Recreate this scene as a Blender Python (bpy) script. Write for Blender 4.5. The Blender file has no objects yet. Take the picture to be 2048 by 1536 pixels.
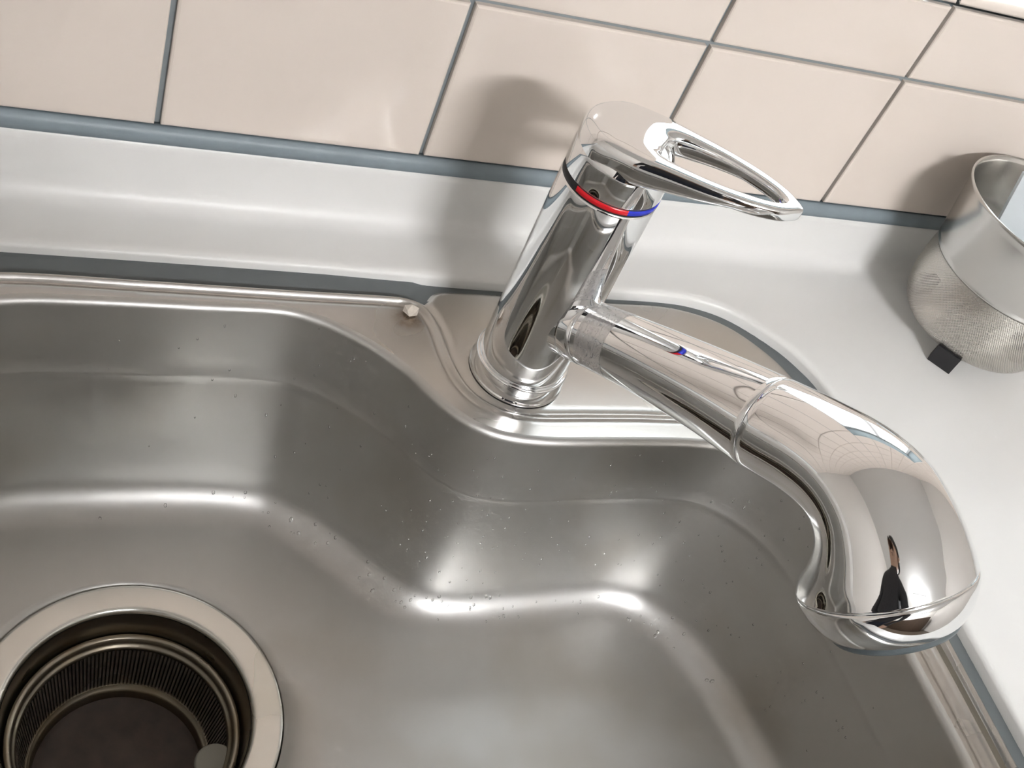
import bpy, bmesh, math, random
import numpy as np
from mathutils import Vector, Matrix, geometry
random.seed(7)

# ---------------------------------------------------------------- camera, world, light
S = 0.0008            # one layout unit in metres (all lengths below are in layout units)
sc = bpy.context.scene
col = sc.collection
cam_d = bpy.data.cameras.new('camera'); cam_d.sensor_width = 36.0
cam_d.lens = 2220.12 / 2048 * 36.0; cam_d.clip_start = 0.01
cam = bpy.data.objects.new('camera', cam_d); col.objects.link(cam)
cam.location = (-99.89 * S, -679.82 * S, 502.89 * S)
cam.rotation_euler = (0.766385, -0.339077, -0.279071)
sc.camera = cam

world = bpy.data.worlds.new('overcast_sky'); sc.world = world
world.use_nodes = True
bg = world.node_tree.nodes['Background']
bg.inputs[0].default_value = (0.90, 0.97, 1.0, 1); bg.inputs[1].default_value = 1.25

WX0, WX1, WZ0, WZ1 = 400, 1200, 211, 600      # window opening in the back wall
def portal(name, loc, rot, sx, sy):
    d = bpy.data.lights.new(name, 'AREA'); d.shape = 'RECTANGLE'; d.size = sx * S; d.size_y = sy * S
    d.cycles.is_portal = True
    o = bpy.data.objects.new(name, d); col.objects.link(o)
    o.location = Vector(loc) * S; o.rotation_euler = rot
portal('window_daylight_portal', ((WX0 + WX1) / 2, 130, (WZ0 + WZ1) / 2), (-math.pi / 2, 0, 0), WX1 - WX0, WZ1 - WZ0)

LAMP = 34.0
vs = sc.view_settings
vs.view_transform = 'Standard'; vs.look = 'None'; vs.gamma = 1.0; vs.use_curve_mapping = False
vs.exposure = 2.38
cy = sc.cycles
cy.use_light_tree = False; cy.use_adaptive_sampling = True; cy.adaptive_threshold = 0.05
cy.max_bounces = 7; cy.diffuse_bounces = 3; cy.glossy_bounces = 5; cy.transmission_bounces = 4; cy.transparent_max_bounces = 8

# ---------------------------------------------------------------- materials
def new_mat(name):
    m = bpy.data.materials.new(name); m.use_nodes = True
    return m, m.node_tree.nodes, m.node_tree.links, m.node_tree.nodes['Principled BSDF']
def plain(name, rgb, rough=0.5, metal=0.0, spec=0.5, var=0.0, vscale=30, emit=None):
    m, N, L, b = new_mat(name)
    b.inputs['Base Color'].default_value = (*rgb, 1); b.inputs['Roughness'].default_value = rough
    b.inputs['Metallic'].default_value = metal; b.inputs['Specular IOR Level'].default_value = spec
    if emit:
        b.inputs['Emission Color'].default_value = (*emit[0], 1); b.inputs['Emission Strength'].default_value = emit[1]
    if var:
        g = N.new('ShaderNodeNewGeometry'); n = N.new('ShaderNodeTexNoise'); n.inputs['Scale'].default_value = vscale
        n.inputs['Detail'].default_value = 4
        L.new(g.outputs['Position'], n.inputs['Vector'])
        mx = N.new('ShaderNodeMix'); mx.data_type = 'RGBA'
        mx.inputs[6].default_value = (*[c * (1 - var) for c in rgb], 1); mx.inputs[7].default_value = (*[min(1, c * (1 + var)) for c in rgb], 1)
        L.new(n.outputs['Fac'], mx.inputs[0]); L.new(mx.outputs[2], b.inputs['Base Color'])
    return m
def steel(name, rgb, r0, r1, stretch=(4, 260, 260), bump=0.05, dirt=None, dirt_amt=0.5, big=12, aniso=0.0):
    m, N, L, b = new_mat(name)
    b.inputs['Metallic'].default_value = 1.0
    g = N.new('ShaderNodeNewGeometry')
    mp = N.new('ShaderNodeMapping'); mp.inputs['Scale'].default_value = stretch
    L.new(g.outputs['Position'], mp.inputs['Vector'])
    n = N.new('ShaderNodeTexNoise'); n.inputs['Scale'].default_value = 12; n.inputs['Detail'].default_value = 3
    L.new(mp.outputs[0], n.inputs['Vector'])
    n2 = N.new('ShaderNodeTexNoise'); n2.inputs['Scale'].default_value = big; n2.inputs['Detail'].default_value = 2
    L.new(g.outputs['Position'], n2.inputs['Vector'])
    mr = N.new('ShaderNodeMapRange'); mr.inputs[1].default_value = 0.3; mr.inputs[2].default_value = 0.7
    mr.inputs[3].default_value = r0; mr.inputs[4].default_value = r1
    L.new(n2.outputs['Fac'], mr.inputs[0]); L.new(mr.outputs[0], b.inputs['Roughness'])
    bp = N.new('ShaderNodeBump'); bp.inputs['Strength'].default_value = bump; bp.inputs['Distance'].default_value = 0.0004
    L.new(n.outputs['Fac'], bp.inputs['Height']); L.new(bp.outputs[0], b.inputs['Normal'])
    d = dirt or tuple(c * 0.9 for c in rgb)
    r = N.new('ShaderNodeMapRange'); r.inputs[1].default_value = 0.5; r.inputs[2].default_value = 0.75; r.inputs[4].default_value = dirt_amt
    L.new(n2.outputs['Fac'], r.inputs[0])
    mx = N.new('ShaderNodeMix'); mx.data_type = 'RGBA'; mx.inputs[6].default_value = (*rgb, 1); mx.inputs[7].default_value = (*d, 1)
    L.new(r.outputs[0], mx.inputs[0]); L.new(mx.outputs[2], b.inputs['Base Color'])
    return m

M = {}
M['chrome'] = plain('polished_chrome', (0.88, 0.89, 0.90), 0.035, 1.0)
M['steel_flange'] = steel('sink_flange_steel', (0.54, 0.525, 0.505), 0.24, 0.30, dirt=(0.52, 0.49, 0.43))
def stain(m, centre, radius, rgb):
    N, L = m.node_tree.nodes, m.node_tree.links; b = N['Principled BSDF']
    g = N.new('ShaderNodeNewGeometry'); d = N.new('ShaderNodeVectorMath'); d.operation = 'DISTANCE'
    d.inputs[1].default_value = tuple(c * S for c in centre); L.new(g.outputs['Position'], d.inputs[0])
    n = N.new('ShaderNodeTexNoise'); n.inputs['Scale'].default_value = 220; L.new(g.outputs['Position'], n.inputs['Vector'])
    r = N.new('ShaderNodeMapRange'); r.inputs[1].default_value = radius * S; r.inputs[2].default_value = radius * 0.2 * S; r.interpolation_type = 'SMOOTHSTEP'; L.new(d.outputs['Value'], r.inputs[0])
    mu = N.new('ShaderNodeMath'); mu.operation = 'MULTIPLY'; L.new(r.outputs[0], mu.inputs[0]); L.new(n.outputs['Fac'], mu.inputs[1])
    mx = N.new('ShaderNodeMix'); mx.data_type = 'RGBA'; mx.inputs[7].default_value = (*rgb, 1)
    old = b.inputs['Base Color'].links[0].from_socket
    L.new(mu.outputs[0], mx.inputs[0]); L.new(old, mx.inputs[6]); L.new(mx.outputs[2], b.inputs['Base Color'])
stain(M['steel_flange'], (188, -105, -74), 17, (0.16, 0.08, 0.02))
M['steel_bowl'] = steel('sink_bowl_steel', (0.54, 0.535, 0.52), 0.42, 0.48, stretch=(40, 40, 40), bump=0.04, dirt=(0.44, 0.41, 0.36), dirt_amt=0.6)
M['steel_drain'] = steel('drain_steel', (0.70, 0.69, 0.65), 0.22, 0.30, stretch=(30, 30, 30), dirt=(0.62, 0.58, 0.48))
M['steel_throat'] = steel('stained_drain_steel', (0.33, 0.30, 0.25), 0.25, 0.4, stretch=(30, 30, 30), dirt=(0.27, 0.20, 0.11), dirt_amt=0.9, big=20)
M['steel_basket'] = steel('colander_steel', (0.60, 0.59, 0.57), 0.20, 0.26, stretch=(60, 60, 8), dirt_amt=0.15)
M['counter'] = plain('cream_artificial_marble', (0.80, 0.80, 0.785), 0.38, var=0.035, vscale=14)
M['grout'] = plain('grey_grout', (0.27, 0.30, 0.31), 0.8, var=0.15, vscale=60)
M['caulk'] = plain('grey_sealant', (0.24, 0.29, 0.32), 0.45, var=0.18, vscale=40)
M['channel_shade'] = plain('shaded_brown_channel', (0.12, 0.105, 0.08), 0.35, var=0.2, vscale=30)  # dark brown painted in for the dim reflections inside the recessed channel
M['sealant'] = plain('dark_grey_sink_sealant', (0.13, 0.145, 0.15), 0.35, var=0.12, vscale=40)
M['tile'] = plain('cream_glazed_tile', (0.80, 0.715, 0.645), 0.10, var=0.02, vscale=9)
M['red'] = plain('red_enamel', (0.72, 0.01, 0.02), 0.25)
M['blue'] = plain('blue_enamel', (0.015, 0.03, 0.55), 0.25)
M['black'] = plain('black_rubber', (0.015, 0.014, 0.016), 0.55)
M['nozzle_face'] = plain('grey_nozzle_plastic', (0.09, 0.11, 0.12), 0.4)
M['drain_dirt'] = plain('brown_drain_residue', (0.06, 0.038, 0.028), 0.45, var=0.6, vscale=90)
M['tab'] = plain('grey_rubber_tab', (0.30, 0.29, 0.25), 0.5)
M['white_plastic'] = plain('pale_blue_white_plastic', (0.74, 0.80, 0.83), 0.4)
M['paint'] = plain('cream_wall_paint', (0.70, 0.67, 0.63), 0.8)
M['ceiling'] = plain('white_ceiling', (0.85, 0.85, 0.84), 0.9)
M['floor'] = plain('brown_floor_board', (0.10, 0.075, 0.055), 0.4, var=0.25, vscale=5)
M['cabinet'] = plain('cream_cabinet_front', (0.55, 0.50, 0.44), 0.4)
M['darkwood'] = plain('dark_wood', (0.07, 0.045, 0.03), 0.45, var=0.3, vscale=8)
M['frame'] = plain('white_window_frame', (0.8, 0.8, 0.8), 0.4)
M['leaf'] = plain('hedge_leaf', (0.05, 0.13, 0.05), 0.6, var=0.5, vscale=14)
M['lamp_body'] = plain('white_lamp_body', (0.8, 0.8, 0.8), 0.5)
M['tube'] = plain('fluorescent_tube', (1, 1, 1), 0.5, emit=((0.985, 0.99, 1.0), LAMP))
M['knit'] = plain('dark_grey_knit', (0.035, 0.034, 0.038), 0.9, var=0.3, vscale=60)
M['denim'] = plain('dark_navy_trousers', (0.02, 0.025, 0.04), 0.9)
M['skin'] = plain('skin', (0.55, 0.36, 0.27), 0.5)
M['hair'] = plain('black_hair', (0.012, 0.010, 0.009), 0.5)
M['crumb'] = plain('pale_scale_crumb', (0.66, 0.60, 0.53), 0.5, var=0.2, vscale=300)

def glass_mat():
    m, N, L, b = new_mat('window_glass'); N.remove(b)
    t = N.new('ShaderNodeBsdfTransparent'); g = N.new('ShaderNodeBsdfGlossy'); g.inputs['Roughness'].default_value = 0.02
    mx = N.new('ShaderNodeMixShader'); mx.inputs[0].default_value = 0.06
    L.new(t.outputs[0], mx.inputs[1]); L.new(g.outputs[0], mx.inputs[2]); L.new(mx.outputs[0], N['Material Output'].inputs[0])
    return m
M['glass'] = glass_mat()
def water_mat():
    m, N, L, b = new_mat('water_drop')
    b.inputs['Base Color'].default_value = (1, 1, 1, 1); b.inputs['Roughness'].default_value = 0.02
    b.inputs['Transmission Weight'].default_value = 1.0; b.inputs['IOR'].default_value = 1.33
    return m
M['water'] = water_mat()
def mesh_mat():
    # fine punched steel: holes cut by opacity in the surface's own uv
    m, N, L, b = new_mat('punched_steel_mesh')
    b.inputs['Metallic'].default_value = 1.0; b.inputs['Base Color'].default_value = (0.60, 0.57, 0.53, 1); b.inputs['Roughness'].default_value = 0.3
    uv = N.new('ShaderNodeUVMap'); sx = N.new('ShaderNodeSeparateXYZ'); L.new(uv.outputs[0], sx.inputs[0])
    def sine(out, k):
        a = N.new('ShaderNodeMath'); a.operation = 'MULTIPLY'; a.inputs[1].default_value = k; L.new(out, a.inputs[0])
        s = N.new('ShaderNodeMath'); s.operation = 'SINE'; L.new(a.outputs[0], s.inputs[0]); return s
    s1 = sine(sx.outputs[0], 2 * math.pi * 230); s2 = sine(sx.outputs[1], 2 * math.pi * 62)
    p = N.new('ShaderNodeMath'); p.operation = 'MULTIPLY'; L.new(s1.outputs[0], p.inputs[0]); L.new(s2.outputs[0], p.inputs[1])
    gt = N.new('ShaderNodeMath'); gt.operation = 'GREATER_THAN'; gt.inputs[1].default_value = 0.30; L.new(p.outputs[0], gt.inputs[0])
    tr = N.new('ShaderNodeBsdfTransparent'); mx = N.new('ShaderNodeMixShader')
    L.new(gt.outputs[0], mx.inputs[0]); L.new(b.outputs[0], mx.inputs[1]); L.new(tr.outputs[0], mx.inputs[2])
    L.new(mx.outputs[0], N['Material Output'].inputs[0])
    return m
M['mesh'] = mesh_mat()
def film_mat():
    # cloudy clear tape with faint handwriting
    m, N, L, b = new_mat('written_clear_tape')
    b.inputs['Roughness'].default_value = 0.4
    uv = N.new('ShaderNodeUVMap')
    mp = N.new('ShaderNodeMapping'); mp.inputs['Scale'].default_value = (5, 9, 1); L.new(uv.outputs[0], mp.inputs['Vector'])
    n = N.new('ShaderNodeTexNoise'); n.inputs['Scale'].default_value = 1.6; n.inputs['Detail'].default_value = 1.0; n.inputs['Distortion'].default_value = 1.2
    L.new(mp.outputs[0], n.inputs['Vector'])
    s = N.new('ShaderNodeMath'); s.operation = 'SUBTRACT'; s.inputs[1].default_value = 0.5; L.new(n.outputs['Fac'], s.inputs[0])
    a = N.new('ShaderNodeMath'); a.operation = 'ABSOLUTE'; L.new(s.outputs[0], a.inputs[0])
    lt = N.new('ShaderNodeMath'); lt.operation = 'LESS_THAN'; lt.inputs[1].default_value = 0.016; L.new(a.outputs[0], lt.inputs[0])
    mx = N.new('ShaderNodeMix'); mx.data_type = 'RGBA'; mx.inputs[6].default_value = (0.70, 0.66, 0.64, 1); mx.inputs[7].default_value = (0.33, 0.32, 0.36, 1)
    L.new(lt.outputs[0], mx.inputs[0]); L.new(mx.outputs[2], b.inputs['Base Color'])
    tr = N.new('ShaderNodeBsdfTransparent'); ms = N.new('ShaderNodeMixShader'); ms.inputs[0].default_value = 0.38
    L.new(tr.outputs[0], ms.inputs[1]); L.new(b.outputs[0], ms.inputs[2]); L.new(ms.outputs[0], N['Material Output'].inputs[0])
    return m
M['film'] = film_mat()

# ---------------------------------------------------------------- helpers
def tag(o, label=None, cat=None, group=None, kind=None):
    if label: o['label'] = label
    if cat: o['category'] = cat
    if group: o['group'] = group
    if kind: o['kind'] = kind
    return o
def link(name, data, parent=None):
    o = bpy.data.objects.new(name, data); col.objects.link(o)
    if parent: o.parent = parent
    return o
WORLD = {}
def mk(name, verts, faces, mat, parent=None, smooth=True, uvs=None, origin=(0, 0, 0)):
    me = bpy.data.meshes.new(name)
    ox, oy, oz = origin
    po = (0, 0, 0)
    me.from_pydata([((v[0] - ox) * S, (v[1] - oy) * S, (v[2] - oz) * S) for v in verts], [], faces)
    if smooth: me.polygons.foreach_set('use_smooth', [True] * len(me.polygons))
    if mat: me.materials.append(M[mat])
    if uvs is not None:
        ul = me.uv_layers.new(name='UVMap')
        for l in me.loops: ul.data[l.index].uv = uvs[l.vertex_index]
    me.update()
    o = link(name, me, parent)
    w = Vector(origin) * S; WORLD[o.name] = w
    o.location = w - (WORLD[parent.name] if parent else Vector((0, 0, 0)))
    return o
def empty(name, loc):
    o = bpy.data.objects.new(name, None); o.empty_display_size = 0.02; col.objects.link(o); o.location = Vector(loc) * S; WORLD[o.name] = o.location.copy()
    return o
def fix_normals(o):
    bm = bmesh.new(); bm.from_mesh(o.data); bmesh.ops.recalc_face_normals(bm, faces=bm.faces); bm.to_mesh(o.data); bm.free(); return o
def loft(rings, closed=True, cap0=False, cap1=False):
    n = len(rings[0]); v = [p for r in rings for p in r]; f = []
    for i in range(len(rings) - 1):
        for j in range(n if closed else n - 1):
            k = (j + 1) % n
            f.append((i * n + j, i * n + k, (i + 1) * n + k, (i + 1) * n + j))
    if cap0: f.append(tuple(reversed(range(n))))
    if cap1: f.append(tuple(range((len(rings) - 1) * n, len(rings) * n)))
    return v, f
def lathe(prof, c=(0, 0), n=72, a0=0.0, a1=None):
    full = a1 is None
    rings = []
    for r, z in prof:
        m = n if full else n + 1
        rings.append([(c[0] + r * math.cos(a0 + (2 * math.pi if full else a1 - a0) * j / n), c[1] + r * math.sin(a0 + (2 * math.pi if full else a1 - a0) * j / n), z) for j in range(m)])
    return loft(rings, closed=full)
def box(x0, x1, y0, y1, z0, z1):
    v = [(x, y, z) for z in (z0, z1) for y in (y0, y1) for x in (x0, x1)]
    return v, [(0, 2, 3, 1), (4, 5, 7, 6), (0, 1, 5, 4), (2, 6, 7, 3), (0, 4, 6, 2), (1, 3, 7, 5)]
def merge(*parts):
    V, F = [], []
    for v, f in parts:
        b = len(V); V += list(v); F += [tuple(i + b for i in q) for q in f]
    return V, F
def catmull(P, per=8, closed=True):
    P = [np.array(p, float) for p in P]; n = len(P); out = []
    rng = range(n) if closed else range(n - 1)
    for i in rng:
        if closed: a, b, c, d = P[i - 1], P[i], P[(i + 1) % n], P[(i + 2) % n]
        else: a, b, c, d = P[max(i - 1, 0)], P[i], P[i + 1], P[min(i + 2, n - 1)]
        for k in range(per):
            t = k / per
            out.append(0.5 * ((2 * b) + (-a + c) * t + (2 * a - 5 * b + 4 * c - d) * t * t + (-a + 3 * b - 3 * c + d) * t ** 3))
    if not closed: out.append(P[-1])
    return np.array(out)
def offset(P, d):
    # offset closed polyline (n,2); positive d grows a clockwise loop as used here
    T = np.roll(P, -1, 0) - np.roll(P, 1, 0); T /= np.linalg.norm(T, axis=1)[:, None]
    Nn = np.c_[-T[:, 1], T[:, 0]]
    return P + Nn * d
def ring3(P, z):
    return [(float(p[0]), float(p[1]), float(z) if np.isscalar(z) else float(z[i])) for i, p in enumerate(P)]
def smoothstep(a, b, x):
    t = np.clip((x - a) / (b - a), 0, 1); return t * t * (3 - 2 * t)
def seg_dist(Q, P, closed):
    A = P; Bq = np.roll(P, -1, 0) if closed else P[1:]
    A = A if closed else P[:-1]
    d = np.full(len(Q), 1e9)
    for a, b in zip(A, Bq):
        ab = b - a; L2 = ab @ ab + 1e-12
        t = np.clip(((Q - a) @ ab) / L2, 0, 1)
        d = np.minimum(d, np.linalg.norm(Q - (a + t[:, None] * ab), axis=1))
    return d
def inside(Q, P):
    x, y = Q[:, 0], Q[:, 1]; r = np.zeros(len(Q), bool)
    for a, b in zip(P, np.roll(P, -1, 0)):
        c = ((a[1] > y) != (b[1] > y)); 
        with np.errstate(divide='ignore', invalid='ignore'):
            xi = (b[0] - a[0]) * (y - a[1]) / (b[1] - a[1]) + a[0]
        r ^= c & (x < xi)
    return r

ZC, ZF, ZB = -66.0, -74.0, -262.0       # counter top, sink flange, bowl floor
RX0, RX1, RY0, RZ0, RZ1 = -1700, 2300, -4300, -1130, 1900    # room

# ---------------------------------------------------------------- room shell
def structure(o): o['kind'] = 'structure'; return o
T = 60.0   # wall thickness
structure(mk('floor', *box(RX0 - T, RX1 + T, RY0 - T, T + 80, RZ0 - 40, RZ0), 'floor', smooth=False))
structure(mk('ceiling', *box(RX0 - T, RX1 + T, RY0 - T, T + 80, RZ1, RZ1 + 40), 'ceiling', smooth=False))
structure(mk('wall_left', *box(RX0 - T, RX0, RY0, 6, RZ0, RZ1), 'paint', smooth=False))
structure(mk('wall_right', *box(RX1, RX1 + T, RY0, 6, RZ0, RZ1), 'paint', smooth=False))
structure(mk('wall_front', *box(RX0 - T, RX1 + T, RY0 - T, RY0, RZ0, RZ1), 'paint', smooth=False))
WB = 150.0
wall_back = structure(mk('wall_back', *merge(
    box(RX0 - T, WX0, 6, WB, RZ0, RZ1), box(WX1, RX1 + T, 6, WB, RZ0, RZ1),
    box(WX0, WX1, 6, WB, RZ0, WZ0 - 7), box(WX0, WX1, 6, WB, WZ1, RZ1)), 'grout', smooth=False))

# wall tiles, one object each, pillowed edges
def tile_mesh(w, h):
    g = 2.2
    x0, x1, z0, z1 = -w / 2 + g, w / 2 - g, -h / 2 + g, h / 2 - g
    rings = []
    for ins, y in ((0, 6.0), (0, 1.6), (0.7, 0.7), (2.0, 0.15), (4.5, 0.0)):
        rings.append([(x0 + ins, y, z0 + ins), (x1 - ins, y, z0 + ins), (x1 - ins, y, z1 - ins), (x0 + ins, y, z1 - ins)])
    v, f = loft(rings); f.append(tuple(range(16, 20)))
    me = bpy.data.meshes.new('tile'); me.from_pydata([(a * S, b * S, c * S) for a, b, c in v], [], f)
    me.materials.append(M['tile']); me.update(); return me
tiles = {}
def put_tile(x0, x1, z0, z1):
    key = (round(x1 - x0, 2), round(z1 - z0, 2))
    if key not in tiles: tiles[key] = tile_mesh(*key)
    o = link('tile', tiles[key], wall_back); o.location = (Vector(((x0 + x1) / 2, 0, (z0 + z1) / 2)) * S)
ROW = [0, 139] + [139 + 200 * k for k in range(1, 10)]
for k in range(-9, 12):
    x0, x1 = max(200 * k, RX0), min(200 * k + 200, RX1)
    for j in range(len(ROW) - 1):
        z0, z1 = ROW[j], min(ROW[j + 1], RZ1)
        if z1 - z0 < 12 or x1 - x0 < 12: continue
        if x0 < WX1 and x1 > WX0:
            if z0 >= WZ0 and z1 <= WZ1 + 1: continue
            if z0 < WZ0 < z1: z1 = WZ0
            elif z0 < WZ1 < z1: z0 = WZ1
            elif z0 >= WZ1 or z1 <= WZ0: pass
            else: continue
        put_tile(x0, x1, z0, z1)
# sill tiles with a rounded nose
def sill_mesh(w):
    prof = [(3, -6)] + [(10 - 10 * math.cos(a), -10 + 10 * math.sin(a)) for a in np.linspace(0.2, math.pi / 2, 8)] + [(110, 6)]
    a = [(-w / 2 + 2.2, y, z) for y, z in prof]; b = [(w / 2 - 2.2, y, z) for y, z in prof]
    v = a + b; n = len(prof); f = [(i, i + 1, n + i + 1, n + i) for i in range(n - 1)]
    me = bpy.data.meshes.new('sill_tile'); me.from_pydata([(p[0] * S, p[1] * S, p[2] * S) for p in v], [], f)
    me.polygons.foreach_set('use_smooth', [True] * len(me.polygons))
    me.materials.append(M['tile']); me.update(); return me
sm = sill_mesh(200)
for x in range(WX0, WX1, 200):
    o = link('sill_tile', sm, wall_back); o.location = Vector((x + 100, 0, WZ0 + 10)) * S

win = structure(empty('window_1', ((WX0 + WX1) / 2, 110, WZ0)))
fw = 30
mk('window_frame', *merge(box(WX0, WX1, 105, 135, WZ0, WZ0 + fw), box(WX0, WX1, 105, 135, WZ1 - fw, WZ1),
    box(WX0, WX0 + fw, 105, 135, WZ0 + fw, WZ1 - fw), box(WX1 - fw, WX1, 105, 135, WZ0 + fw, WZ1 - fw),
    box((WX0 + WX1) / 2 - 20, (WX0 + WX1) / 2 + 20, 105, 135, WZ0 + fw, WZ1 - fw)), 'frame', win, smooth=False)
for a, b in ((WX0 + fw, (WX0 + WX1) / 2 - 20), ((WX0 + WX1) / 2 + 20, WX1 - fw)):
    mk('pane', [(a, 120, WZ0 + fw), (b, 120, WZ0 + fw), (b, 120, WZ1 - fw), (a, 120, WZ1 - fw)], [(0, 1, 2, 3)], 'glass', win, smooth=False)

structure(mk('trim_1', *loft([[(x, 5, 1.5), (x, -1.5, 0.5), (x, -3.5, -4), (x, -4.5, -11), (x, 5, -14)] for x in (RX0 + 2, RX1 - 2)], closed=True), 'caulk'))

# ---------------------------------------------------------------- sink outlines (plan view, clockwise)
Cc = [(-36,-98),(31,-98),(89,-98),(118,-106),(139,-118),(159,-134),(179,-155),(193,-177),(205,-193),(221,-208),(243,-217),(274,-221),(317,-221),(361,-221),(400,-222),(440,-228),(474,-248),(495,-280),(505,-320),(508,-365),(508,-430),(508,-506),(500,-560),(465,-592),(400,-600),(200,-600),(-80,-600),(-150,-585),(-195,-545),(-210,-480),(-210,-250),(-195,-170),(-150,-118),(-95,-101)]
Dc = [(-24,-142),(45,-143),(95,-149),(118,-160),(140,-177),(160,-197),(178,-218),(192,-233),(207,-246),(225,-254),(243,-257),(274,-258),(317,-257),(361,-256),(390,-258),(416,-267),(438,-287),(452,-309),(462,-332),(471,-367),(480,-424),(482,-490),(470,-535),(440,-562),(385,-570),(200,-570),(-80,-570),(-140,-555),(-172,-520),(-182,-470),(-182,-260),(-170,-200),(-135,-157),(-85,-144)]
Lc = [(-100,-59),(0,-59),(110,-60),(190,-62),(272,-64),(374,-65),(430,-65),(466,-69),(500,-83),(531,-112),(549,-141),(559,-178),(562,-260),(562,-390),(560,-505),(558,-590),(535,-635),(480,-652),(200,-655),(-100,-655),(-220,-640),(-262,-590),(-268,-480),(-268,-240),(-258,-120),(-225,-75),(-170,-60)]
R1c = [(-99,-79),(0,-79),(107,-80),(170,-80),(192,-82),(206,-90),(213,-110),(216,-147),(223,-174),(239,-191),(264,-199),(316,-199),(370,-199),(430,-203),(480,-222),(512,-262),(526,-310),(531,-404),(530,-509),(525,-575),(490,-612),(400,-622),(200,-625),(-90,-625),(-170,-610),(-220,-560),(-236,-480),(-236,-245),(-222,-150),(-170,-92)]
Kc = [(212,-82),(222,-73),(250,-71),(276,-71),(330,-72),(385,-72),(441,-73),(486,-88),(516,-116),(536,-154),(547,-220),(549,-300),(549,-398),(547,-510)]
C = catmull(Cc, 10); D = catmull(Dc, 10); Lp = catmull(Lc, 12); R1 = catmull(R1c, 10)
Kp = catmull(Kc, 8, closed=False)

# ---------------------------------------------------------------- worktop
CX0, CX1, CY0 = RX0 + 2, RX1 - 2, -760
def counter():
    prof = [(0, ZF - 12), (0, ZC - 4.5), (0.8, ZC - 2.6), (2.6, ZC - 1.0), (5.5, ZC - 0.2), (8, ZC), (11, ZC)]
    rings = [ring3(offset(Lp, d), z) for d, z in prof]
    v, f = loft(rings); n = len(Lp); base = (len(rings) - 1) * n
    # flat top, triangulated round the opening
    loop = [Vector((p[0], p[1])) for p in rings[-1]]
    yb = -30.0
    out = [Vector((CX0, CY0)), Vector((CX1, CY0)), Vector((CX1, yb)), Vector((CX0, yb))]
    co = loop + out; m = len(loop)
    ed = [(i, (i + 1) % m) for i in range(m)] + [(m + i, m + (i + 1) % 4) for i in range(4)]
    r = geometry.delaunay_2d_cdt(co, ed, [], 0, 1e-4)
    LP = np.array([[p[0], p[1]] for p in rings[-1]])
    tri = []
    for t in r[2]:
        c = np.mean([[r[0][i].x, r[0][i].y] for i in t], axis=0)
        if not inside(c[None], LP)[0]: tri.append(t)
    b = len(v); v += [(p.x, p.y, ZC) for p in r[0]]; f += [tuple(i + b for i in t) for t in tri]
    # back upstand with coved foot, front edge
    pr = [(yb, ZC), (-22, ZC)] + [(-22 + 17 * math.sin(a), ZC + 17 - 17 * math.cos(a)) for a in np.linspace(0.2, math.pi / 2, 8)] + [(-5, -18), (-4.3, -13), (-2.5, -11), (5, -10.5)]
    v2, f2 = loft([[(x, y, z) for y, z in pr] for x in (CX0, CX1)], closed=False)
    pf = [(CY0, ZC), (CY0 - 6, ZC - 2), (CY0 - 9, ZC - 8), (CY0 - 9, ZC - 45), (CY0 + 30, ZC - 45)]
    v3, f3 = loft([[(x, y, z) for y, z in pf] for x in (CX0, CX1)], closed=False)
    return merge((v, f), (v2, f2), (v3, f3))
ct = fix_normals(mk('countertop', *counter(), 'counter'))
tag(ct, 'cream artificial marble worktop with coved upstand around the steel sink', 'countertop')

# base cabinet under the worktop (open box with doors)
cab = empty('base_cabinet', (300, -400, RZ0))
tag(cab, 'cream base cabinet carrying the worktop and sink', 'cabinet')
mk('body', *merge(box(CX0, CX1, CY0 + 20, CY0 + 40, RZ0, ZC - 46), box(CX0, CX0 + 20, CY0 + 40, 4, RZ0, ZC - 46), box(CX1 - 20, CX1, CY0 + 40, 4, RZ0, ZC - 46)), 'cabinet', cab, smooth=False)
for i in range(6):
    x = CX0 + 20 + i * 660
    d = mk('door', *box(x, x + 640, CY0 + 8, CY0 + 20, RZ0 + 90, ZC - 60), 'cabinet', cab, smooth=False)
    mk('handle', *box(x + 240, x + 400, CY0 - 8, CY0 + 8, ZC - 110, ZC - 96), 'chrome', d, smooth=False)

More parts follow.
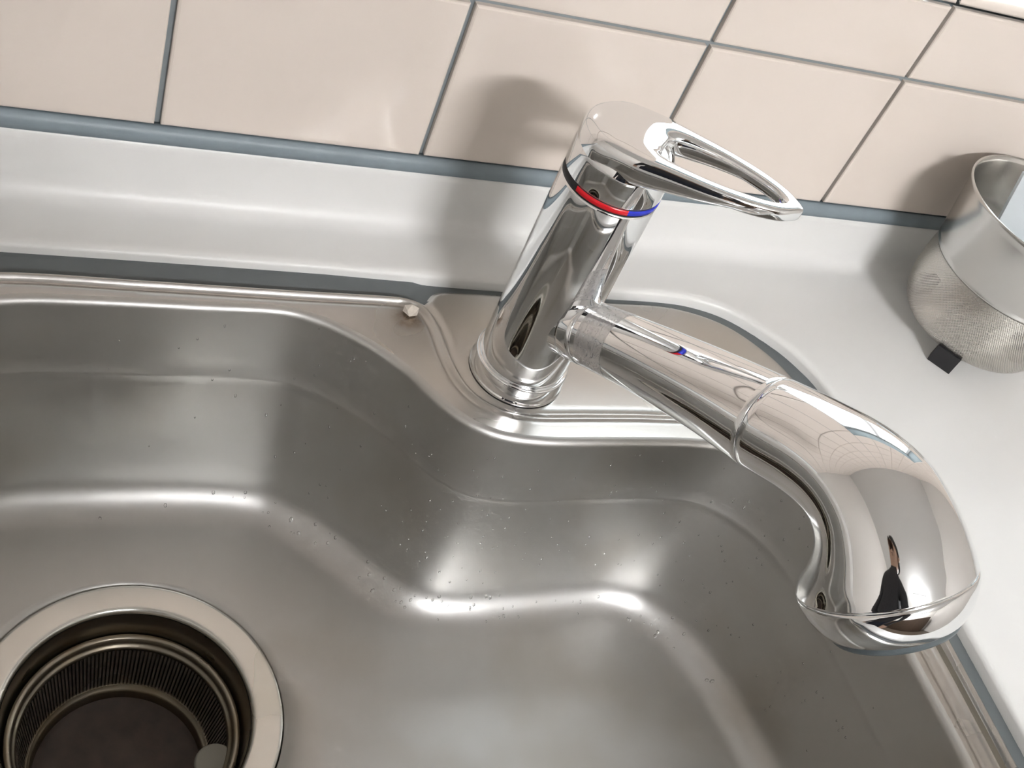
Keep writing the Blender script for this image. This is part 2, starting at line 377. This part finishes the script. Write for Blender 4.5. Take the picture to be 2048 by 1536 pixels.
# ---------------------------------------------------------------- sink
sink = empty('sink', (150, -350, ZB))
tag(sink, 'brushed stainless steel kitchen sink with curved faucet deck', 'sink')
def flange_height(Q):
    dR = seg_dist(Q, R1, True); inR = inside(Q, R1)
    deckpoly = np.vstack([Kp, R1[[i for i in range(len(R1)) if 0 <= 0]][:0]]) if False else None
    dK = seg_dist(Q, Kp, False)
    # deck = outside R1, inside closed polygon K + chord through the bowl
    poly = np.vstack([Kp, [(300, -510), (100, -300), (150, -120), (204, -87)]])
    inK = inside(Q, poly)
    sK = np.where(inK, dK, -dK)
    dL = seg_dist(Q, Lp, True)
    gut = ZF - 6.0 + 5.0 * np.clip(dR / (dR + dL + 1e-6), 0, 1)
    q = smoothstep(-22, -13, sK); gut = gut * (1 - q) + (ZF - 4.0) * q
    k = smoothstep(-2.5, 2.5, sK)
    z_out = gut * (1 - k) + (ZF - 0.5) * k
    z_in = np.full(len(Q), ZF)
    sR = np.where(inR, -dR, dR)                 # >0 outside
    w = smoothstep(-2.5, 2.5, sR)
    z = z_in * (1 - w) + z_out * w
    rt = smoothstep(495, 515, Q[:, 0]) * (1 - smoothstep(-300, -240, Q[:, 1]))      # straight right-hand side
    lf = 1 - smoothstep(205, 245, Q[:, 0])
    A = 0.45 + 0.55 * np.maximum(rt, lf)
    z += 2.6 * A * np.exp(-((sR + 4.4) / 2.2) ** 2) - 1.6 * lf * np.exp(-((sR + 9.5) / 2.2) ** 2)   # raised bead just inside
    z -= 3.0 * A * np.exp(-((sR - 1.0) / 2.6) ** 2) * np.where(inK, 1.0, 0.3)
    z += 0.9 * rt * np.exp(-((sR + 5.0) / 3.0) ** 2) - 3.2 * rt * np.exp(-((sR + 13.0) / 2.8) ** 2)
    z -= 5.5 * rt * smoothstep(-1, 3, sR) * (1 - smoothstep(11.5, 15.5, sR))
    return z
def flange():
    Co = offset(C, 0.0); Lo = offset(Lp, 3.0)
    rng = np.random.default_rng(3)
    step = 3.2
    xs = np.arange(-275, 570, step); ys = np.arange(-662, -50, step)
    G = np.array([(x + (step / 2 if j % 2 else 0), y) for j, y in enumerate(ys) for x in xs])
    far = (G[:, 1] < -540) | (G[:, 0] < -110)
    keep = inside(G, Lo) & ~inside(G, Co)
    coarse = np.array([(int(round((g[0] + 300) / step)) % 3 == 0 and int(round((g[1] + 700) / step)) % 3 == 0) for g in G])
    G = G[keep & (~far | coarse)]
    G = G[(seg_dist(G, Co, True) > 1.5) & (seg_dist(G, Lo, True) > 1.5)]
    n1, n2 = len(Co), len(Lo)
    X = []
    def even(P, step, closed):
        Q = np.vstack([P, P[:1]]) if closed else P
        L = np.r_[0, np.cumsum(np.linalg.norm(np.diff(Q, axis=0), axis=1))]; t = np.linspace(0, L[-1], int(L[-1] / step) + 1)
        if closed: t = t[:-1]
        return np.c_[np.interp(t, L, Q[:, 0]), np.interp(t, L, Q[:, 1])]
    Kd = even(catmull(Kc, 14, closed=False), 2.4, False); tK = np.gradient(Kd, axis=0); tK /= np.linalg.norm(tK, axis=1)[:, None]; nK = np.c_[-tK[:, 1], tK[:, 0]]
    for d in (-4.2, -2.4, -0.8, 0.8, 2.4, 4.2, 6.6, 9.0): X.append(Kd + nK * d)
    Rd = even(catmull(R1c, 14), 2.4, True)
    for d in (-12.5, -11, -9.5, -8.2, -6.8, -5.6, -4.5, -3.4, -1.8, -0.4, 1.0, 2.4, 4.0): X.append(offset(Rd, d))
    for d in (6.5, 9.0, 11.5):
        q = offset(Rd, d); X.append(q[(q[:, 0] > 500) & (q[:, 1] < -225)])
    X = np.vstack(X)
    X = X[inside(X, Lo) & ~inside(X, Co)]
    X = X[(seg_dist(X, Co, True) > 1.2) & (seg_dist(X, Lo, True) > 1.2)]
    dR_, dK_ = seg_dist(G, R1, True), seg_dist(G, Kp, False)
    G = G[~((dR_ < 5.5) | ((dR_ < 13.5) & inside(G, R1)) | (dK_ < 5.7) | ((dK_ < 11) & (seg_dist(G, Lp, True) < 14)))]
    G = G[~((G[:, 0] > 520) & (G[:, 1] < -225) & (seg_dist(G, R1, True) < 13.5))]
    P = np.vstack([Co, Lo, G, X])
    ed = [(i, (i + 1) % n1) for i in range(n1)] + [(n1 + i, n1 + (i + 1) % n2) for i in range(n2)]
    r = geometry.delaunay_2d_cdt([Vector((float(p[0]), float(p[1]))) for p in P], ed, [], 0, 1e-4)
    V = np.array([[p.x, p.y] for p in r[0]])
    cen = np.array([V[list(t)].mean(0) for t in r[2]])
    ok = inside(cen, Lo) & ~inside(cen, Co)
    z = flange_height(V)
    poly = np.vstack([Kp, [(300, -510), (100, -300), (150, -120), (204, -87)]])
    dk = seg_dist(cen, Kp, False); inK = inside(cen, poly); dr_ = seg_dist(cen, R1, True)
    seal = ok & ~inside(cen, R1) & (dr_ > 3.2) & ~inK & (dk > 2.0)
    v = [(float(a), float(b), float(c)) for (a, b), c in zip(V, z)]
    sr = np.where(inside(cen, R1), -dr_, dr_)
    chan = ok & ~seal & (cen[:, 0] > 505) & (cen[:, 1] < -230) & (sr > 1.0) & (sr < 11.5)
    pick = lambda m: [tuple(t) for t, q in zip(r[2], m) if q]
    return v, pick(ok & ~seal & ~chan), pick(seal), pick(chan)
fv, ff, fs, fc = flange()
def compact(v, f):
    used = sorted({i for t in f for i in t}); m = {i: k for k, i in enumerate(used)}
    return [v[i] for i in used], [tuple(m[i] for i in t) for t in f]
fix_normals(mk('flange', *compact(fv, ff), 'steel_flange', sink))
fix_normals(mk('sealant', *compact(fv, fs), 'sealant', sink))
fix_normals(mk('side_channel', *compact(fv, fc), 'channel_shade', sink))

DC = np.array([-10.0, -322.0]); DR = 108.0
def bowl():
    rings = []
    for a in np.linspace(0, math.pi / 2, 7):
        rings.append(ring3(offset(C, -6 * math.sin(a)), ZF - 6 * (1 - math.cos(a))))
    top = offset(C, -6.0); Do = offset(D, 9.0)
    for t in np.linspace(0, 1, 15)[1:]:
        h = t * 0.84 if t < 0.38 else 0.319 + (t - 0.38) * (1 - 0.319) / 0.62
        if abs(t - 0.357) < 0.02:   # faint pressed line round the wall
            for dt, dd in ((-0.012, 0), (0.0, -0.55), (0.012, 0)):
                tt = 0.38 + dt; hh = tt * 0.84
                rings.append(ring3(offset(top * (1 - hh) + Do * hh, dd), (ZF - 6) * (1 - tt) + (ZB + 29) * tt))
            continue
        rings.append(ring3(top * (1 - h) + Do * h, (ZF - 6) * (1 - t) + (ZB + 29) * t))
    Di = offset(D, -22.0)
    for a in np.linspace(0, math.pi / 2, 11)[1:]:
        q = 1 - math.cos(a)
        rings.append(ring3(Do * (1 - q) + Di * q, ZB + 29 - 29 * math.sin(a)))
    # floor, falling gently to the drain
    ang = np.arctan2(Di[:, 1] - DC[1], Di[:, 0] - DC[0])
    E = np.c_[DC[0] + DR * np.cos(ang), DC[1] + DR * np.sin(ang)]
    for t in (0.08, 0.25, 0.5, 0.75, 0.92, 1.0):
        rings.append(ring3(Di * (1 - t) + E * t, ZB - 2.0 * t * t))
    rings.append(ring3(DC + (E - DC) * (DR - 0.6) / DR, ZB - 6))
    return loft(rings)
fix_normals(mk('bowl', *bowl(), 'steel_bowl', sink))
dz = ZB - 2
dr = mk('drain_flange', *lathe([(106.6, dz - 6), (106.6, dz + 0.2), (106.2, dz + 1.0), (105.2, dz + 1.4), (104, dz + 1.45), (90, dz + 1.2), (88, dz + 1.1), (86.5, dz + 0.6), (85.2, dz - 0.8), (84.4, dz - 3)], DC, 96), 'steel_drain', sink)
fix_normals(dr)
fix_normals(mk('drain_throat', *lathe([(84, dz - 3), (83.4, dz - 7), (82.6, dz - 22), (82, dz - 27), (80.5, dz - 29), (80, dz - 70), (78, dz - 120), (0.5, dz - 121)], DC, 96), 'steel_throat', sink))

# basket strainer sitting in the drain
bk = empty('drain_basket', (DC[0], DC[1], dz - 95))
tag(bk, 'slotted steel basket strainer sitting inside the sink drain', 'strainer')
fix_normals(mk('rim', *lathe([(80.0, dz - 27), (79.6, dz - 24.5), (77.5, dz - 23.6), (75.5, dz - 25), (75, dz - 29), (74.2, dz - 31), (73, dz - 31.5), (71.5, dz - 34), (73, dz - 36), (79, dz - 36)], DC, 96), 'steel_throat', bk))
def slats():
    parts = []; n = 150
    for i in range(n):
        a = 2 * math.pi * i / n; da = 2 * math.pi / n * 0.28
        r0, z0, r1, z1 = 71.5, dz - 35, 64.5, dz - 76
        q = []
        for r, z in ((r0, z0), (r1, z1)):
            for rr in (r, r + 1.6):
                for s in (-da, da): q.append((DC[0] + rr * math.cos(a + s), DC[1] + rr * math.sin(a + s), z))
        parts.append((q, [(0, 1, 5, 4), (2, 6, 7, 3), (0, 4, 6, 2), (1, 3, 7, 5)]))
    return merge(*parts)
tag(mk('slat_ring', *slats(), 'steel_drain', bk, smooth=False), kind='stuff')
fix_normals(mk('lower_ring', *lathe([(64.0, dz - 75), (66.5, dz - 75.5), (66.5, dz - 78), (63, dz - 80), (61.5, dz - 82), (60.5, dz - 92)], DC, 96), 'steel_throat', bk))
fix_normals(mk('bottom', *lathe([(60.8, dz - 90), (57, dz - 93), (40, dz - 94.5), (20, dz - 93.5), (0.4, dz - 95)], DC, 64), 'drain_dirt', bk))
a = -22 * math.pi / 180
tx, ty = DC[0] + 66 * math.cos(a), DC[1] + 66 * math.sin(a)
fix_normals(mk('lifting_tab', *lathe([(0.3, dz - 33), (13, dz - 33), (14.5, dz - 34), (15, dz - 35.5), (14.5, dz - 37), (0.3, dz - 37.5)], (tx, ty), 32), 'tab', bk))

# crumb of lime scale on the flange
def lump(c, r, n=2, seed=1, flat=0.8):
    bm = bmesh.new(); bmesh.ops.create_icosphere(bm, subdivisions=n, radius=1)
    rg = random.Random(seed)
    v = [(c[0] + p.co.x * r * (0.8 + 0.4 * rg.random()), c[1] + p.co.y * r * (0.8 + 0.4 * rg.random()), c[2] + p.co.z * r * flat * (0.8 + 0.4 * rg.random())) for p in bm.verts]
    bm.verts.index_update(); f = [tuple(x.index for x in q.verts) for q in bm.faces]; bm.free(); return v, f
tag(mk('crumb', *lump((190, -99, ZF + 4.0), 6.2, 1, 5), 'crumb', smooth=False), 'pale angular crumb stuck on the steel sink flange left of the faucet', 'crumb')

# ---------------------------------------------------------------- faucet
BX, BY = 265.5, -155.2
fa = empty('kitchen_faucet', (BX, BY, ZF))
tag(fa, 'chrome single lever kitchen faucet with loop handle and shower spout', 'faucet')
fix_normals(mk('base_ring', *lathe([(38.2, ZF + 0.3), (38.2, ZF + 2.0), (37.6, ZF + 2.6), (37.3, ZF + 4), (37.0, ZF + 15), (36.6, ZF + 16.6), (35.2, ZF + 17), (33.5, ZF + 16.5)], (BX, BY), 96), 'chrome', fa))
fix_normals(mk('body', *lathe([(33.6, ZF + 16), (34.2, ZF + 17.6), (34.6, ZF + 19), (34.6, -20), (34.6, 60), (34.6, 111), (34.2, 112.4), (33.0, 112.8)], (BX, BY), 96), 'chrome', fa))
ind = fix_normals(mk('indicator_ring', *lathe([(33.2, 112.4), (34.3, 112.9), (34.3, 118.2), (33.2, 118.6)], (BX, BY), 96), 'black', fa))
d2r = math.pi / 180
fix_normals(mk('red_mark', *lathe([(33.8, 113.9), (34.75, 114.2), (34.75, 117.9), (33.8, 118.1)], (BX, BY), 24, -156 * d2r, -92 * d2r), 'red', ind))
fix_normals(mk('blue_mark', *lathe([(33.8, 113.9), (34.75, 114.2), (34.75, 117.9), (33.8, 118.1)], (BX, BY), 20, -92 * d2r, -30 * d2r), 'blue', ind))
prof = [(33.2, 118.2), (34.2, 118.5), (34.6, 119.5), (34.6, 136)] + [(34.6 - 15 * (1 - math.cos(a)), 136 + 15 * math.sin(a)) for a in np.linspace(0.15, math.pi / 2, 10)] + [(6, 151.3), (0.3, 151.4)]
fix_normals(mk('lever_cap', *lathe(prof, (BX, BY), 96), 'chrome', fa))
LA = -36 * d2r; lu = np.array([math.cos(LA), math.sin(LA)]); ls = np.array([-math.sin(LA), math.cos(LA)])
def lever():
    ho = [(-34.4, 0), (-30.5, 16), (-17, 30), (6, 33.5), (32, 31), (58, 28), (84, 22.5), (103, 14.5), (113, 6), (117, 0)]
    hi = [(21, 0), (21.5, 7), (23, 12.5), (30, 16.5), (44, 17.5), (63, 16.5), (82, 12.5), (95, 8), (102, 3.5), (104, 0)]
    def sym(h): return h + [(u, -s) for u, s in reversed(h[1:-1])]
    O = catmull(sym(ho), 8); I = catmull(sym(hi), 8); n = len(O); rings = []
    for i in range(n):
        o, q = O[i], I[i]; mid = (o + q) / 2; hw = (o - q) / 2
        ring = []
        for k in range(20):
            th = 2 * math.pi * k / 20
            e = 0.55
            cx = math.copysign(abs(math.cos(th)) ** e, math.cos(th)); cz = math.copysign(abs(math.sin(th)) ** e, math.sin(th))
            pt = mid + hw * cx
            u = pt[0]; top = 158.0 + 3.0 * max(u, 0) / 115; thick = 27 - 17.0 * min(max(u + 5, 0) / 80, 1) ** 0.8
            drop = 3.0 * max(0, math.sin(math.pi * min(max((u - 20) / 95, 0), 1)))
            z = top - thick / 2 - drop * 0.0 + cz * thick / 2
            xy = lu * pt[0] + ls * pt[1]
            ring.append((BX + xy[0], BY + xy[1], z))
        rings.append(ring)
    v, f = loft(rings + [rings[0]])
    m = 20; N_ = n * m
    f = [tuple(i % N_ for i in q) for q in f]; v = v[:N_]
    return v, f
fix_normals(mk('lever_handle', *lever(), 'chrome', fa))

SA = -68 * d2r; su = np.array([math.cos(SA), math.sin(SA)]); ss = np.array([-math.sin(SA), math.cos(SA)])
# stations along the spout: (reach, height, lateral radius, normal radius)
st = [(0,-13,23,22,27),(25,1,23,22.5,26),(44,11,23.5,23,25.5),(91,34,25.5,25,24),(143,56.5,28.5,28,21),(184,72,31.5,31,20),(214,84,33,32,18),(240,91,37,34,8),(262,89,42,38,-10),(280,77,47.5,44,-27),(291,65,52,49.5,-37),(297,58,53.5,52,-40)]
ST = catmull(st, 8, closed=False); NS = 8
tg = np.c_[np.cos(ST[:, 4] * d2r), np.sin(ST[:, 4] * d2r)]; ST = ST[:, :4]
def spt(r, z, s):
    return (BX + su[0] * r + ss[0] * s, BY + su[1] * r + ss[1] * s, z)
def section(i, k=1.0, n=56, shift=0.0):
    r, z, a, b = ST[i]; t = tg[i]; nrm = np.array([-t[1], t[0]])
    ring = []
    for j in range(n):
        th = 2 * math.pi * j / n
        q = np.array([r, z]) + nrm * (b * k * math.sin(th)) + t * shift
        ring.append(spt(q[0], q[1], a * k * math.cos(th)))
    return ring
iseam = 5 * NS
spout = fix_normals(mk('spout', *loft([section(i) for i in range(0, iseam)] + [section(iseam, 1.0, shift=-1.0), section(iseam, 0.985, shift=-0.5), section(iseam, 0.93, shift=-0.4)]), 'chrome', fa))
collar_t = tg[16]
fix_normals(mk('spout_collar', *loft([section(11, 1.0), section(11, 1.03), section(12, 1.04), section(15, 1.04), section(16, 1.03), section(16, 1.0)]), 'chrome', spout))
head = fix_normals(mk('spray_head', *loft([section(iseam, 0.93, shift=0.0), section(iseam, 0.985, shift=0.1), section(iseam, 1.0, shift=0.6)] + [section(i) for i in range(iseam + 1, len(ST))] + [section(len(ST) - 1, 0.985, shift=1.0), section(len(ST) - 1, 0.95, shift=1.2)]), 'chrome', fa))
e = len(ST) - 1
fix_normals(mk('nozzle_ring', *loft([section(e, 0.95, shift=1.0), section(e, 0.99, shift=1.8), section(e, 1.0, shift=3), section(e, 0.99, shift=7), section(e, 0.955, shift=13), section(e, 0.89, shift=20), section(e, 0.81, shift=25.5), section(e, 0.77, shift=27.5), section(e, 0.745, shift=28), section(e, 0.73, shift=27)]), 'chrome', head))
fix_normals(mk('nozzle_face', *loft([section(e, 0.74, shift=26), section(e, 0.735, shift=30), section(e, 0.71, shift=32), section(e, 0.5, shift=32.5), section(e, 0.3, shift=32.5), section(e, 0.02, shift=32.5)]), 'nozzle_face', head))
# clear tape label wrapped round the spout
def tape():
    rings, uv = [], []
    i0, i1 = 17, 21
    for i in range(i0, i1 + 1):
        r, z, a, b = ST[i]; t = tg[i]; nrm = np.array([-t[1], t[0]]); ring = []
        for j in range(41):
            th = (62 + 190 * j / 40) * d2r
            q = np.array([r, z]) + nrm * ((b + 0.35) * math.sin(th))
            ring.append(spt(q[0], q[1], (a + 0.35) * math.cos(th))); uv.append(((i - i0) / (i1 - i0), j / 40))
        rings.append(ring)
    v, f = loft(rings, closed=False); return v, f, uv
v, f, uv = tape()
tp = mk('tape_label', v, f, 'film', spout, uvs=uv); tp['label'] = 'cloudy clear tape with faint writing'

# ---------------------------------------------------------------- mesh colander on the worktop
KX, KY = 762.0, -97.0
co = empty('colander', (KX, KY, ZC))
tag(co, 'round steel mesh colander with plain rim band on black feet beside the wall', 'colander')
fix_normals(mk('rim_band', *lathe([(76.5, 19), (77.3, 18.4), (77.8, 20.5), (77.2, 23), (78.2, 25), (86, 78), (87.6, 84), (88.8, 87), (87.8, 88.2), (86.4, 87), (85, 83), (77, 27), (75.5, 20), (76.5, 19)], (KX, KY), 96), 'steel_basket', co))
def meshbody():
    prof = [(76.2, 21), (77, 8), (77.4, -6), (76.6, -20), (74.5, -32), (71, -42), (65.5, -49), (58, -53), (45, -55), (25, -56), (1, -56)]
    pr = catmull(prof, 4, closed=False); n = 96
    L = np.r_[0, np.cumsum(np.linalg.norm(np.diff(pr, axis=0), axis=1))]; L /= L[-1]
    v, uv, f = [], [], []
    for (r, z), l in zip(pr, L):
        for j in range(n + 1):
            a = 2 * math.pi * j / n; v.append((KX + r * math.cos(a), KY + r * math.sin(a), z)); uv.append((j / n, l))
    for i in range(len(pr) - 1):
        for j in range(n): f.append((i * (n + 1) + j, i * (n + 1) + j + 1, (i + 2 - 1) * (n + 1) + j + 1, (i + 1) * (n + 1) + j))
    return v, f, uv
v, f, uv = meshbody(); fix_normals(mk('mesh_body', v, f, 'mesh', co, uvs=uv))
for ang in (-141, -21, 99):
    a = ang * d2r; ca, sa = math.cos(a), math.sin(a)
    v, f = box(57, 70, -12, 12, ZC, -47)
    mk('foot', [(KX + x * ca - y * sa, KY + x * sa + y * ca, z) for x, y, z in v], f, 'black', co, smooth=False)
# pale plastic sheet standing in the colander
def sheet():
    v = []
    for z in (18, 122):
        xl = 722 - (z - 20) * 0.29; yl = -88.0
        for t in (0, 3):
            for w in (0, 62): v.append((xl + w, yl - 0.18 * w + t, z))
    return v, [(0, 1, 3, 2), (4, 6, 7, 5), (0, 4, 5, 1), (2, 3, 7, 6), (0, 2, 6, 4), (1, 5, 7, 3)]
tag(mk('plastic_sheet', *sheet(), 'white_plastic', smooth=False), 'pale blue white plastic sheet standing inside the mesh colander', 'sheet')

# ---------------------------------------------------------------- room beyond the frame (seen in the chrome)
lamp = empty('ceiling_lamp', (450, -3100, RZ1))
tag(lamp, 'white ceiling lamp with two fluorescent tubes behind the viewer', 'lamp')
mk('lamp_body', *box(50, 850, -3240, -2960, RZ1 - 50, RZ1 - 1), 'lamp_body', lamp, smooth=False)
for y in (-3165, -3035):
    rings = [[(x, y + 38 * math.cos(t), RZ1 - 92 + 38 * math.sin(t)) for t in np.linspace(0, 2 * math.pi, 17)[:-1]] for x in (80, 820)]
    mk('tube', *loft(rings, cap0=True, cap1=True), 'tube', lamp)
cup = empty('added_dark_cabinet', (300, RY0 + 200, RZ0))  # out of view, added so the chrome has something dark to mirror
tag(cup, 'unseen dark wooden cabinet added behind the viewer to darken the chrome reflections', 'added_dark_cabinet')
mk('body', *box(-1300, 1900, RY0 + 4, RY0 + 420, RZ0, RZ0 + 1500), 'darkwood', cup, smooth=False)
for i in range(4):
    x = -1280 + i * 795
    mk('door', *box(x, x + 775, RY0 + 420, RY0 + 438, RZ0 + 60, RZ0 + 1470), 'darkwood', cup, smooth=False)
def hedge():
    parts = []; rg = random.Random(11)
    for i in range(46):
        parts.append(lump((rg.uniform(0, 3200), rg.uniform(1500, 1900), rg.uniform(-900, 420)), rg.uniform(180, 330), 2, i, 1.0))
    return merge(*parts)
tag(mk('hedge', *hedge(), 'leaf'), 'green garden hedge outside the kitchen window', 'hedge')

# the person taking the picture, standing at the worktop behind the viewer
def person():
    px, py, fz = -95.0, -1150.0, RZ0
    J, E, Rr, reg = [], [], [], []
    def j(x, y, z, rx, ry, parent, r):
        J.append(((px + x) * S, (py + y) * S, (fz + z) * S)); Rr.append((rx * S, ry * S)); reg.append(r)
        if parent is not None: E.append((parent, len(J) - 1))
        return len(J) - 1
    pel = j(0, 0, 1130, 170, 130, None, 'denim'); wa = j(0, 5, 1300, 165, 120, pel, 'knit')
    ch = j(0, 10, 1520, 190, 135, wa, 'knit'); up = j(0, 10, 1690, 150, 105, ch, 'knit'); nk = j(0, 25, 1800, 62, 62, up, 'skin')
    hd = j(0, 45, 1880, 88, 98, nk, 'skin'); hm = j(0, 55, 1960, 98, 118, hd, 'skin'); ht = j(0, 40, 2050, 74, 88, hm, 'skin')
    nb = j(0, 150, 1915, 16, 18, hd, 'skin')
    for sx in (-1, 1):
        hip = j(sx * 105, 0, 1040, 108, 108, pel, 'denim'); kn = j(sx * 115, 15, 560, 74, 78, hip, 'denim')
        an = j(sx * 118, -10, 100, 50, 52, kn, 'denim'); to = j(sx * 128, 150, 40, 46, 36, an, 'hair')
        sh = j(sx * 215, 5, 1670, 80, 80, up, 'knit'); el = j(sx * 285, -35, 1330, 54, 54, sh, 'knit')
        wr = j(sx * 270, 60, 1050, 36, 34, el, 'knit'); pm = j(sx * 262, 80, 960, 22, 46, wr, 'skin')
        for k, (dy, ln) in enumerate(((48, 88), (18, 104), (-12, 98), (-40, 78))):
            a = j(sx * 258, 80 + dy, 905, 11, 11, pm, 'skin'); b = j(sx * 248, 84 + dy, 905 - ln * 0.55, 10, 10, a, 'skin')
            j(sx * 228, 88 + dy, 905 - ln, 8.5, 8.5, b, 'skin')
        t1 = j(sx * 248, 128, 960, 13, 13, pm, 'skin'); j(sx * 238, 152, 905, 11, 11, t1, 'skin')
    me = bpy.data.meshes.new('person'); me.from_pydata(J, E, [])
    ob = bpy.data.objects.new('person', me); col.objects.link(ob)
    ob.modifiers.new('skin', 'SKIN'); sub = ob.modifiers.new('smooth', 'SUBSURF'); sub.levels = 2; sub.render_levels = 2
    sv = me.skin_vertices[0].data
    for i, r in enumerate(Rr): sv[i].radius = r
    sv[0].use_root = True
    dg = bpy.context.evaluated_depsgraph_get()
    fin = bpy.data.meshes.new_from_object(ob.evaluated_get(dg)); bpy.data.objects.remove(ob)
    fin.name = 'person'
    names = ['knit', 'denim', 'skin', 'hair']
    fin.materials.clear()
    for n in names: fin.materials.append(M[n])
    Jn = np.array(J); mids = np.array([(Jn[a] + Jn[b]) / 2 for a, b in E]); pts = np.vstack([Jn, mids]); rg = reg + [reg[b] for a, b in E]
    rad = np.array([max(r) for r in Rr] + [(max(Rr[a]) + max(Rr[b])) / 2 for a, b in E])
    for p in fin.polygons:
        k = int(np.argmin(np.linalg.norm(pts - np.array(p.center), axis=1) - rad)); p.material_index = names.index(rg[k]); p.use_smooth = True
    # put the origin at the feet
    base = Vector((px * S, py * S, fz * S)); zmin = min(v.co.z for v in fin.vertices)
    fin.transform(Matrix.Translation(-Vector((base.x, base.y, zmin))))
    o = link('person', fin); o.location = base; WORLD[o.name] = base
    tag(o, 'person in dark knit top and navy trousers standing facing the sink', 'person')
    hv = []
    for i in range(9):
        a = math.pi / 2 * i / 8
        hv.append([(px + 112 * math.cos(a) * math.cos(t), py + 36 + 132 * math.cos(a) * math.sin(t) - 14, fz + 1965 + 145 * math.sin(a) - (75 * (1 - math.sin(a)) if math.sin(t) < 0.35 else 0)) for t in np.linspace(0, 2 * math.pi, 29)[:-1]])
    h = fix_normals(mk('hair', *loft(hv, cap1=True), 'hair', o))
    for sx in (-1, 1):
        mk('eye', *lump((px + sx * 34, py + 168, fz + 1952), 11, 2, 3, 1.0), 'hair', o)
        mk('ear', *lump((px + sx * 104, py + 45, fz + 1930), 22, 2, 4, 1.5), 'skin', o)
    mk('mouth', *box(px - 26, px + 26, py + 150, py + 158, fz + 1868, fz + 1876), 'skin', o, smooth=False)
person()

# ---------------------------------------------------------------- water drops on the bowl walls
def drops():
    rg = random.Random(21); parts = []
    bm = bmesh.new(); bmesh.ops.create_icosphere(bm, subdivisions=1, radius=1)
    bv = [tuple(p.co) for p in bm.verts]; bf = [tuple(x.index for x in q.verts) for q in bm.faces]; bm.free()
    top = offset(C, -6.0); Do = offset(D, 9.0); Di = offset(D, -22.0)
    n = len(C)
    def add(c, nx, r, elong):
        nx = Vector(nx).normalized(); tz = Vector((0, 0, 1)) - nx * nx.z
        if tz.length < 0.1: tz = Vector((0, 1, 0))
        tz.normalize(); tx = nx.cross(tz)
        parts.append(([tuple(Vector(c) + tx * (p[0] * r) + tz * (p[1] * r * elong) + nx * (p[2] * r * 0.45)) for p in bv], bf))
    for _ in range(230):
        i = rg.randrange(60, 215) if rg.random() < 0.85 else rg.randrange(0, 60)
        t = rg.random() ** 0.8
        h = t * 0.84 if t < 0.38 else 0.319 + (t - 0.38) * (1 - 0.319) / 0.62
        p = top[i] * (1 - h) + Do[i] * h; z = (ZF - 6) * (1 - t) + (ZB + 29) * t
        tn = C[(i + 1) % n] - C[i - 1]; nr = np.array([tn[1], -tn[0]]); nr /= np.linalg.norm(nr)
        add((p[0], p[1], z), (nr[0], nr[1], 0.2), rg.uniform(0.5, 1.1), rg.uniform(1.2, 2.2))
    for _ in range(70):
        i = rg.randrange(0, 200); a = rg.uniform(0.5, 1.3); q = 1 - math.cos(a)
        p = Do[i] * (1 - q) + Di[i] * q; z = ZB + 29 - 29 * math.sin(a)
        tn = C[(i + 1) % n] - C[i - 1]; nr = np.array([tn[1], -tn[0]]); nr /= np.linalg.norm(nr)
        add((p[0], p[1], z), (nr[0] * math.cos(a), nr[1] * math.cos(a), math.sin(a)), rg.uniform(0.8, 1.7), rg.uniform(1.0, 1.6))
    return merge(*parts)
tag(mk('water_drops', *drops(), 'water'), 'small water drops clinging to the steel bowl walls', 'water', kind='stuff')
